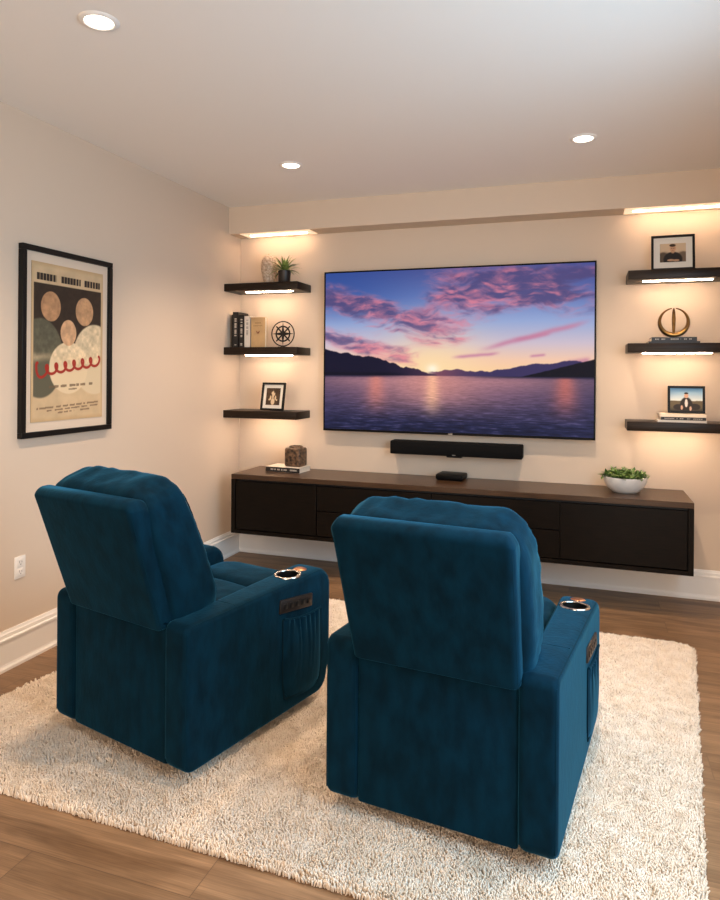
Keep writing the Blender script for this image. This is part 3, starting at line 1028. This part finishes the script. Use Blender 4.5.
# ================================================================== SMALL THINGS
def picture_frame(x, y, z, w, h, border, matw, painter, lean, rz, label, group=None, prw=None, prh=None, dp=0.016):
    t = thing('picture_frame', label, 'picture frame', (x, y, z), rz, group)
    lm = Matrix.Rotation(-lean, 4, 'X')
    r = (-lean, 0, 0)
    bm = B()
    for a in ((-w / 2, w / 2, 0, border), (-w / 2, w / 2, h - border, h), (-w / 2, -w / 2 + border, border, h - border), (w / 2 - border, w / 2, border, h - border)):
        box(bm, a[0], a[1], -dp, 0, a[2], a[3], 0.0015, 1)
    bmesh.ops.translate(bm, verts=bm.verts, vec=(0, 0, dp * math.sin(lean)))
    obj('frame', bm, M['black_frame'], t, rot=r)
    bm = B(); box(bm, -w / 2 + border, w / 2 - border, -0.006, -0.001, border, h - border)
    bmesh.ops.translate(bm, verts=bm.verts, vec=(0, 0, dp * math.sin(lean)))
    obj('mat_board', bm, M['mat_board'], t, rot=r)
    prw = prw or w - 2 * border - 2 * matw
    prh = prh or h - 2 * border - 2 * matw
    o = flat_print('photo_print', prw, prh, 60, 60, painter, M['print'], t, rot=r)
    o.location = lm @ Vector((0, -0.0085, h / 2 + dp * math.sin(lean)))
    # easel strut behind
    bm = B()
    zt_ = h * 0.72
    p_top = lm @ Vector((0, 0.001, zt_)); q = Vector((0, p_top.y + 0.035, 0.002))
    for s in (-1, 1):
        pass
    a = [Vector((s * 0.02, p_top.y, p_top.z)) for s in (-1, 1)]
    b = [Vector((s * 0.028, q.y, q.z)) for s in (-1, 1)]
    vs1 = [bm.verts.new(p) for p in (a[0], a[1], b[1], b[0])]
    vs2 = [bm.verts.new(p + Vector((0, 0.004, 0))) for p in (a[0], a[1], b[1], b[0])]
    bm.faces.new(vs1); bm.faces.new(vs2[::-1])
    for k in range(4):
        bm.faces.new((vs1[k], vs1[(k + 1) % 4], vs2[(k + 1) % 4], vs2[k]))
    obj('easel_strut', bm, M['black_frame'], t, smooth=False)
    return t


def blob(col, u, v, cx, cy, rx, ry, c, soft=0.08):
    d = np.sqrt(((u - cx) / rx) ** 2 + ((v - cy) / ry) ** 2)
    return mixc(col, c, sst(1 + soft, 1 - soft, d))


def art_botanical(u, v):
    col = np.ones(u.shape + (3,)) * np.array((70, 52, 36.)) * (0.7 + 0.6 * vnoise(u * 8, v * 8, 91, 3))[..., None]
    for cx, cy, rx, ry in ((0.5, 0.40, 0.07, 0.24), (0.33, 0.58, 0.06, 0.14), (0.68, 0.58, 0.06, 0.14), (0.5, 0.8, 0.14, 0.2), (0.42, 0.3, 0.04, 0.09), (0.60, 0.36, 0.04, 0.09), (0.24, 0.68, 0.05, 0.06), (0.78, 0.70, 0.05, 0.06)):
        col = blob(col, u, v, cx, cy, rx, ry, (206, 182, 150), 0.25)
    return col


def art_portrait(u, v):
    col = np.ones(u.shape + (3,)) * np.array((206, 180, 150.))
    col = mixc(col, (120, 100, 82), sst(0.42, 0.62, v + 0.05 * np.sin(u * 9)))
    col = blob(col, u, v, 0.12, 0.75, 0.2, 0.28, (92, 76, 62), 0.2)
    col = blob(col, u, v, 0.9, 0.72, 0.2, 0.26, (110, 92, 76), 0.2)
    col = blob(col, u, v, 0.5, 0.86, 0.36, 0.40, (36, 30, 28), 0.1)
    col = blob(col, u, v, 0.5, 0.44, 0.07, 0.10, (176, 134, 104), 0.1)
    col = blob(col, u, v, 0.5, 0.27, 0.115, 0.19, (196, 152, 120), 0.1)
    col = blob(col, u, v, 0.49, 0.105, 0.12, 0.075, (44, 32, 26), 0.15)
    col = blob(col, u, v, 0.46, 0.26, 0.02, 0.02, (60, 40, 30), 0.3)
    col = blob(col, u, v, 0.54, 0.26, 0.02, 0.02, (60, 40, 30), 0.3)
    col = blob(col, u, v, 0.5, 0.37, 0.035, 0.014, (130, 80, 64), 0.3)
    col = blob(col, u, v, 0.42, 0.90, 0.14, 0.06, (184, 144, 114), 0.15)
    col = blob(col, u, v, 0.62, 0.92, 0.13, 0.06, (184, 144, 114), 0.15)
    return col


def art_outdoor(u, v):
    col = np.zeros(u.shape + (3,))
    for k, (a, b) in enumerate(((96, 206), (146, 210), (186, 206))):
        col[..., k] = a + (b - a) * np.clip(v / 0.55, 0, 1)
    g = vnoise(u * 12, v * 12, 95, 3)
    col = mixc(col, (96, 84, 62), sst(0.54, 0.58, v + 0.04 * (g - 0.5)))
    col = mixc(col, (64, 58, 46), sst(0.80, 1.0, v))
    col = blob(col, u, v, 0.50, 0.80, 0.20, 0.40, (40, 34, 32), 0.1)
    col = blob(col, u, v, 0.26, 0.84, 0.16, 0.13, (44, 38, 36), 0.15)
    col = blob(col, u, v, 0.76, 0.82, 0.17, 0.14, (44, 38, 36), 0.15)
    col = blob(col, u, v, 0.50, 0.66, 0.045, 0.18, (220, 210, 200), 0.15)
    col = blob(col, u, v, 0.50, 0.33, 0.065, 0.11, (196, 150, 122), 0.1)
    col = blob(col, u, v, 0.50, 0.225, 0.066, 0.042, (40, 30, 26), 0.15)
    col = blob(col, u, v, 0.36, 0.86, 0.035, 0.10, (200, 160, 134), 0.2)
    col = blob(col, u, v, 0.63, 0.90, 0.035, 0.10, (200, 160, 134), 0.2)
    return col


LT = [z + ST for z in LZ]
RT = [z + ST for z in RZ]
picture_frame(-2.078, 4.235, LT[2], 0.188, 0.196, 0.014, 0.024, art_botanical, math.radians(10), math.radians(-6), 'small square black frame with a brown botanical print on the lowest left shelf')
picture_frame(0.474, 4.262, RT[0], 0.232, 0.212, 0.013, 0.04, art_portrait, math.radians(9), math.radians(-2), 'black frame with wide white mat and sepia portrait on the top right shelf', prw=0.138, prh=0.112)

# vase
bm = B()
lathe(bm, [(0.0, 0.0), (0.034, 0.0), (0.038, 0.004), (0.046, 0.05), (0.058, 0.10), (0.0625, 0.135), (0.058, 0.17), (0.043, 0.20), (0.024, 0.216), (0.018, 0.221), (0.015, 0.221), (0.014, 0.212), (0.0, 0.205)], 48)
v_ = obj('vase', bm, M['vase'], None, (-2.152, 4.325, LT[0]))
tag(v_, 'mottled beige egg-shaped vase on the top left shelf', 'vase')

# spiky plant
def leaf_blade(bm, base, az, el, length, wid, droop, fold=0.25, n=7):
    d = Vector((math.cos(az), math.sin(az), 0))
    side = Vector((-math.sin(az), math.cos(az), 0))
    rows = []
    for i in range(n + 1):
        s = i / n
        e = el - droop * s
        # integrate direction
        if i == 0:
            p = Vector(base)
        else:
            p = p + (d * math.cos(e) + Vector((0, 0, 1)) * math.sin(e)) * (length / n)
        wv = wid * math.sin(PI * (0.12 + 0.88 * s) ** 0.8) if s < 0.999 else 0.0003
        wv = max(wv, 0.0004)
        upv = (Vector((0, 0, 1)) * math.cos(e) - d * math.sin(e))
        rows.append((bm.verts.new(p - side * wv + upv * wv * fold), bm.verts.new(p), bm.verts.new(p + side * wv + upv * wv * fold)))
    for a, b in zip(rows, rows[1:]):
        bm.faces.new((a[0], a[1], b[1], b[0])); bm.faces.new((a[1], a[2], b[2], b[1]))


pl = thing('potted_plant', 'spiky green plant in a dark round pot on the top left shelf', 'plant', (-1.994, 4.238, LT[0]))
bm = B(); lathe(bm, [(0.0, 0.0), (0.037, 0.0), (0.041, 0.006), (0.045, 0.078), (0.046, 0.084), (0.041, 0.084), (0.039, 0.074), (0.0, 0.074)], 40)
obj('pot', bm, M['pot'], pl)
bm = B(); lathe(bm, [(0.0, 0.076), (0.038, 0.075), (0.038, 0.07), (0, 0.07)], 24)
obj('soil', bm, M['soil'], pl)
bm = B()
rr = random.Random(3)
for k in range(44):
    az = k * 2.39996
    f = k / 44
    el = 1.45 - 1.15 * f + rr.uniform(-0.12, 0.12)
    leaf_blade(bm, (0.008 * math.cos(az), 0.008 * math.sin(az), 0.076), az, el, 0.118 + 0.02 * rr.random(), 0.0085, 0.5 + 0.8 * f)
obj('foliage', bm, M['leaf2'], pl)

# books ------------------------------------------------------------
def marks(bm, x0, x1, y, z, hgt, rnd, axis='x'):
    p = x0
    while p < x1:
        l = rnd.uniform(0.004, 0.009)
        if rnd.random() > 0.2:
            if axis == 'x':
                box(bm, p, min(p + l, x1), y - 0.0006, y + 0.0004, z - hgt / 2, z + hgt / 2)
            else:
                box(bm, z - hgt / 2, z + hgt / 2, y - 0.0006, y + 0.0004, p, min(p + l, x1))
        p += l + 0.0025


def book_upright(x, y, z, thick, h, depth, cover, label, seed, mark=None, rz=0.0, group='upright books on the middle left shelf'):
    t = thing('book', label, 'book', (x, y, z), rz, group)
    bm = B()
    box(bm, -thick / 2, -thick / 2 + 0.0025, 0, depth, 0, h, 0.0006, 1); box(bm, thick / 2 - 0.0025, thick / 2, 0, depth, 0, h, 0.0006, 1)
    box(bm, -thick / 2, thick / 2, 0, 0.003, 0, h, 0.001, 1)
    obj('cover', bm, cover, t)
    bm = B(); box(bm, -thick / 2 + 0.0025, thick / 2 - 0.0025, 0.003, depth - 0.004, 0.003, h - 0.003)
    obj('pages', bm, M['paper'], t, smooth=False)
    if mark:
        bm = B(); rnd = random.Random(seed)
        marks(bm, h * 0.32, h * 0.88, -0.0003, 0.0, thick * 0.36, rnd, 'z')
        obj('spine_marks', bm, mark, t, smooth=False)
        bm = B()
        marks(bm, h * 0.06, h * 0.13, -0.0003, 0.0, thick * 0.36, rnd, 'z')
        obj('spine_marks', bm, mark, t, smooth=False)
    return t


zb = LT[1]
book_upright(-2.400, 4.245, zb, 0.016, 0.235, 0.13, M['book_black'], 'thin dark book leaning at the wall end of the upright row', 1)
book_upright(-2.367, 4.225, zb, 0.044, 0.252, 0.15, M['book_black'], 'tallest thick black book in the upright row', 2, M['mark'])
book_upright(-2.322, 4.230, zb, 0.040, 0.232, 0.15, M['book_black'], 'shorter black book between the tallest black book and the pale one', 3, M['mark'])
book_upright(-2.276, 4.230, zb, 0.046, 0.222, 0.15, M['book_white'], 'pale grey book beside the tan one in the upright row', 4, M['slot'])
tb = thing('book', 'tan book with a small dark emblem at the right end of the upright row', 'book', (-2.1925, 4.232, zb), 0.0, 'upright books on the middle left shelf')
bm = B(); box(bm, -0.056, 0.056, 0, 0.004, 0, 0.212, 0.001, 1); box(bm, -0.056, 0.056, 0.030, 0.034, 0, 0.212, 0.001, 1); box(bm, -0.056, -0.052, 0, 0.034, 0, 0.212, 0.001, 1)
obj('cover', bm, M['book_tan'], tb)
bm = B(); box(bm, -0.052, 0.052, 0.004, 0.030, 0.003, 0.209)
obj('pages', bm, M['paper'], tb, smooth=False)
bm = B()
for s in (-1, 1):
    tube(bm, [(s * 0.003, -0.0002, 0.098), (s * 0.007, -0.0002, 0.108), (s * 0.013, -0.0002, 0.117)], [0.003, 0.0035, 0.001], 8)
em = obj('emblem', bm, M['rust'], tb)
bm = B(); marks(bm, -0.022, 0.022, -0.0003, 0.172, 0.004, random.Random(5)); marks(bm, -0.036, 0.036, -0.0003, 0.152, 0.003, random.Random(6))
obj('cover_marks', bm, M['gold'], tb, smooth=False)


def book_flat(x, y, z, w, dp, th, cover, label, seed, mark=None, rz=0.0, group=None, spine=None):
    t = thing('book', label, 'book', (x, y, z), rz, group)
    bm = B()
    box(bm, -w / 2, w / 2, -dp / 2, dp / 2, 0, 0.0025, 0.0006, 1); box(bm, -w / 2, w / 2, -dp / 2, dp / 2, th - 0.0025, th, 0.0006, 1)
    obj('cover', bm, cover, t)
    bm = B(); box(bm, -w / 2, w / 2, -dp / 2 - 0.0005, -dp / 2 + 0.003, 0.0002, th - 0.0002, 0.001, 1)
    obj('spine', bm, spine or cover, t)
    bm = B(); box(bm, -w / 2 + 0.003, w / 2 - 0.003, -dp / 2 + 0.003, dp / 2 - 0.004, 0.0025, th - 0.0025)
    obj('pages', bm, M['paper'], t, smooth=False)
    if mark:
        rnd = random.Random(seed)
        for f0, f1 in ((-0.42, -0.2), (-0.15, 0.15), (0.22, 0.42)):
            bm = B(); marks(bm, w * f0, w * f1, -dp / 2 - 0.0008, th / 2, th * 0.32, rnd)
            obj('spine_marks', bm, mark, t, smooth=False)
    return t


# console: book with a square jar
book_flat(-1.962, 4.258, CZ1, 0.262, 0.165, 0.034, M['book_white'], 'black-spined hardback lying on the console under the square jar', 7, M['mark'], math.radians(-4), None, M['book_black'])
j = thing('square_jar', 'square etched brown jar with a round mouth on the console book', 'jar', (-1.912, 4.272, CZ1 + 0.034), math.radians(-4))
bm = B(); box(bm, -0.062, 0.062, -0.056, 0.056, 0, 0.130, 0.014, 4)
obj('body', bm, M['jar'], j)
bm = B(); lathe(bm, [(0.041, 0.128), (0.042, 0.139), (0.0445, 0.141), (0.047, 0.139), (0.048, 0.128)], 36)
obj('rim', bm, M['jar'], j)
bm = B(); lathe(bm, [(0.0, 0.1305), (0.0425, 0.1305), (0.0425, 0.127), (0.0, 0.127)], 36)
obj('mouth', bm, M['well'], j)

# streaming box
bx_ = thing('media_box', 'small flat black media box on the console below the soundbar', 'electronics', (-0.822, 4.305, CZ1), math.radians(-4))
bm = B(); box(bm, -0.088, 0.088, -0.075, 0.075, 0.004, 0.040, 0.010, 3)
obj('case', bm, M['black'], bx_)
bm = B(); box(bm, -0.078, 0.078, -0.066, 0.066, 0.0, 0.006)
obj('base_pad', bm, M['black_cloth'], bx_)

# compass wheel
cw = thing('compass_ornament', 'dark metal compass wheel ornament beside the books on the middle left shelf', 'ornament', (-2.018, 4.272, LT[1]))
R0 = 0.086
zc = R0 + 0.010
circ = lambda r, n=48: [(r * math.cos(2 * PI * k / n), 0, zc + r * math.sin(2 * PI * k / n)) for k in range(n)]
Yv = Vector((0, 1, 0))
bm = B(); tube(bm, circ(R0), 0.0042, 8, True, Yv); obj('outer_ring', bm, M['iron'], cw)
bm = B(); tube(bm, circ(R0 * 0.60), 0.0055, 8, True, Yv); obj('inner_ring', bm, M['iron'], cw)
bm = B()
for k in range(4):
    a = k * PI / 2
    dx, dz = math.cos(a), math.sin(a)
    px, pz = -dz, dx
    L_ = R0 * 0.98
    c0 = Vector((0, 0, zc))
    tip = c0 + Vector((dx, 0, dz)) * L_
    s1 = c0 + Vector((dx + px, 0, dz + pz)) * 0.011
    s2 = c0 + Vector((dx - px, 0, dz - pz)) * 0.011
    fr = c0 + Vector((0, -0.007, 0)); bk_ = c0 + Vector((0, 0.007, 0))
    q = [bm.verts.new(p) for p in (tip, s1, s2, fr, bk_)]
    for f in ((0, 1, 3), (0, 3, 2), (0, 4, 1), (0, 2, 4)):
        bm.faces.new([q[i] for i in f])
obj('compass_star', bm, M['iron'], cw, smooth=False)
for k in range(4):
    a = PI / 4 + k * PI / 2
    bm = B(); tube(bm, [(0.006 * math.cos(a), 0.002, zc + 0.006 * math.sin(a)), (R0 * 0.5 * math.cos(a), 0.002, zc + R0 * 0.5 * math.sin(a)), (R0 * 0.86 * math.cos(a), 0.002, zc + R0 * 0.86 * math.sin(a))], [0.0055, 0.0055, 0.0048], 8, False, Yv)
    obj('spoke', bm, M['iron'], cw)
bm = B(); box(bm, -0.030, 0.030, -0.020, 0.020, 0, 0.006, 0.002, 1); box(bm, -0.006, 0.006, -0.005, 0.005, 0.005, 0.014)
obj('stand', bm, M['iron'], cw)

# right middle shelf: black books and ring sculpture
book_flat(0.478, 4.285, RT[1], 0.270, 0.150, 0.012, M['book_black'], 'thin black book lying flat on the middle right shelf, under another black book', 8, None, 0.0, 'black books under the ring sculpture')
book_flat(0.478, 4.285, RT[1] + 0.012, 0.238, 0.146, 0.024, M['book_black'], 'thicker black book with pale spine lettering directly under the gold ring sculpture', 9, M['slot'], 0.0, 'black books under the ring sculpture')
rs_ = thing('ring_sculpture', 'gold crescent ring sculpture with a central spindle on black books', 'ornament', (0.484, 4.288, RT[1] + 0.036))
bm = B()
n = 64
pts, rad = [], []
for k in range(n + 1):
    a = PI / 2 + math.radians(7) + (2 * PI - math.radians(14)) * k / n
    f = 0.5 - 0.5 * math.sin(a)            # 1 at the bottom
    r_t = 0.0026 + 0.0120 * f ** 0.6
    rc = 0.087 - r_t
    pts.append((rc * math.cos(a), 0, 0.088 + rc * math.sin(a))); rad.append(r_t)
tube(bm, pts, rad, 14, False, Yv)
for v in bm.verts:
    v.co.y *= 1.9
obj('crescent_ring', bm, M['gold'], rs_)
bm = B(); lathe(bm, [(0.0, 0.024), (0.007, 0.026), (0.010, 0.08), (0.011, 0.11), (0.008, 0.15), (0.003, 0.172), (0.0, 0.174)], 20)
obj('spindle', bm, M['gold'], rs_)

# right lowest shelf: stack of three and a frame
book_flat(0.522, 4.285, RT[2], 0.256, 0.160, 0.013, M['book_white'], 'white book at the bottom of the stack on the lowest right shelf', 10, None, 0.0, 'books under the outdoor portrait')
book_flat(0.528, 4.282, RT[2] + 0.013, 0.234, 0.156, 0.019, M['book_cream'], 'black-spined book in the middle of the stack on the lowest right shelf', 11, M['slot'], 0.0, 'books under the outdoor portrait', M['book_black'])
book_flat(0.526, 4.290, RT[2] + 0.032, 0.244, 0.150, 0.016, M['book_cream'], 'cream book topping the stack, directly beneath the outdoor portrait frame', 12, None, 0.0, 'books under the outdoor portrait')
picture_frame(0.553, 4.283, RT[2] + 0.048, 0.196, 0.158, 0.013, 0.0, art_outdoor, math.radians(9), math.radians(-3), 'small black frame with a blue-sky outdoor portrait on the stacked books')

# bowl of greenery
bo = thing('planter_bowl', 'white stone bowl of bushy green leaves at the right end of the console', 'plant', (0.222, 4.225, CZ1))
bm = B(); lathe(bm, [(0.0, 0.0), (0.066, 0.0), (0.072, 0.003), (0.098, 0.026), (0.116, 0.056), (0.123, 0.086), (0.123, 0.092), (0.117, 0.092), (0.110, 0.070), (0.0, 0.066)], 56)
obj('bowl', bm, M['bowl'], bo)
bm = B(); lathe(bm, [(0.0, 0.083), (0.08, 0.081), (0.114, 0.078), (0.108, 0.068), (0.0, 0.068)], 36)
obj('soil', bm, M['soil'], bo)
bm = B()
rr = random.Random(12)
for k in range(54):
    a = k * 2.39996; rad_ = 0.105 * math.sqrt((k + 0.5) / 54)
    bx0, by0 = rad_ * math.cos(a), rad_ * math.sin(a)
    outw = rad_ / 0.105
    hh = 0.045 * (1 - 0.55 * outw ** 2) * rr.uniform(0.7, 1.25)
    stem_top = Vector((bx0 * (1 + 0.2 * outw), by0 * (1 + 0.2 * outw), 0.082 + hh * 0.6))
    for q in range(8):
        az = q * 2.39996 + rr.random() * 6
        el = rr.uniform(-0.1, 1.2)
        leaf_blade(bm, stem_top + Vector((0, 0, rr.uniform(-0.018, 0.010))), az, el, rr.uniform(0.026, 0.044), rr.uniform(0.0065, 0.0095), rr.uniform(0.1, 0.9), n=5)
obj('foliage', bm, M['leaf'], bo)

# ================================================================== RUG
rug = thing('shag_rug', 'cream shag area rug under both recliners', 'rug', (0, 0, 0))
corners = [(-2.30, 1.640), (0.262, 1.580), (0.512, 3.610), (-1.95, 3.610)]
outline = rounded_poly(corners, 0.09, 8)
inner = rounded_poly([(-2.285, 1.655), (0.248, 1.596), (0.496, 3.595), (-1.937, 3.595)], 0.08, 8)
bm = B()
a = [bm.verts.new((p.x, p.y, 0.001)) for p in inner]
b = [bm.verts.new((p.x, p.y, 0.012)) for p in inner]
bm.faces.new(a[::-1]); bm.faces.new(b)
for k in range(len(a)):
    bm.faces.new((a[k], a[(k + 1) % len(a)], b[(k + 1) % len(a)], b[k]))
obj('backing', bm, M['rug_base'], rug, smooth=False)


def inside(px, py, poly):
    ins = np.zeros(px.shape, bool)
    n = len(poly)
    for i in range(n):
        x1, y1 = poly[i]; x2, y2 = poly[(i + 1) % n]
        c = ((y1 > py) != (y2 > py)) & (px < (x2 - x1) * (py - y1) / (y2 - y1 + 1e-12) + x1)
        ins ^= c
    return ins


rs = np.random.RandomState(5)
sp_ = 0.0049
gx, gy = np.meshgrid(np.arange(-2.40, 0.60, sp_), np.arange(1.55, 3.65, sp_))
px = (gx + rs.uniform(-0.5, 0.5, gx.shape) * sp_).ravel(); py = (gy + rs.uniform(-0.5, 0.5, gy.shape) * sp_).ravel()
k = inside(px, py, [(p.x, p.y) for p in outline])
px, py = px[k], py[k]
nt_ = len(px)
cl = vnoise(px * 30 + 100, py * 30 + 50, 101, 3)
ang = vnoise(px * 20 + 100, py * 20, 102, 2) * 4 * PI + rs.uniform(-1.6, 1.6, nt_)
comb = 0.5 + 0.5 * np.sin((px * 0.55 + py) * 62 + 5 * vnoise(px * 5 + 50, py * 5, 103, 2))
combw = np.exp(-((px - 0.12) / 0.22) ** 2 - ((py - 2.15) / 0.4) ** 2)
hgt = (0.010 + 0.009 * cl - 0.006 * comb * combw) * rs.uniform(0.85, 1.12, nt_)
lean_ = rs.uniform(0.1, 0.8, nt_) * hgt * 0.8
r0 = rs.uniform(0.0022, 0.0034, nt_)
dx, dy = np.cos(ang), np.sin(ang)
phi = rs.uniform(0, 2 * PI, nt_)
NS = 3
edge_t = ~inside(px, py, [(p.x, p.y) for p in inner])
hgt = hgt + 0.006 * edge_t * rs.uniform(0.2, 1.3, nt_)
lean_ = np.where(edge_t, rs.uniform(0.1, 0.9, nt_) * hgt * 0.7, lean_)
base_z = np.where(inside(px, py, [(p.x, p.y) for p in inner]), 0.010, 0.001)
rows = []
for frac, rf in ((0.0, 0.8), (0.55, 1.0), (0.9, 0.75)):
    for s in range(NS):
        th = phi + 2 * PI * s / NS
        x = px + dx * lean_ * frac ** 1.6 + np.cos(th) * r0 * rf
        y = py + dy * lean_ * frac ** 1.6 + np.sin(th) * r0 * rf
        rows.append(np.stack([x, y, base_z + hgt * frac], -1))
rows.append(np.stack([px + dx * lean_, py + dy * lean_, base_z + hgt], -1))
co = np.stack(rows, 1)                       # nt x 13 x 3
tri = []
for lv in range(2):
    for s in range(NS):
        a_, b_ = lv * NS + s, lv * NS + (s + 1) % NS
        tri += [(a_, b_, b_ + NS), (a_, b_ + NS, a_ + NS)]
for s in range(NS):
    tri.append((2 * NS + s, 2 * NS + (s + 1) % NS, 3 * NS))
tri = np.array(tri)
fi = (tri[None] + (np.arange(nt_) * 10)[:, None, None]).reshape(-1)
me = bpy.data.meshes.new('pile')
me.vertices.add(nt_ * 10)
me.vertices.foreach_set('co', co.reshape(-1))
nf = len(fi) // 3
me.loops.add(nf * 3)
me.loops.foreach_set('vertex_index', fi.astype(np.int32))
me.polygons.add(nf)
me.polygons.foreach_set('loop_start', np.arange(0, nf * 3, 3, dtype=np.int32))
me.update(calc_edges=True)
me.validate()
o = link('pile', me, M['pile'], rug, True, False)
o['kind'] = 'stuff'
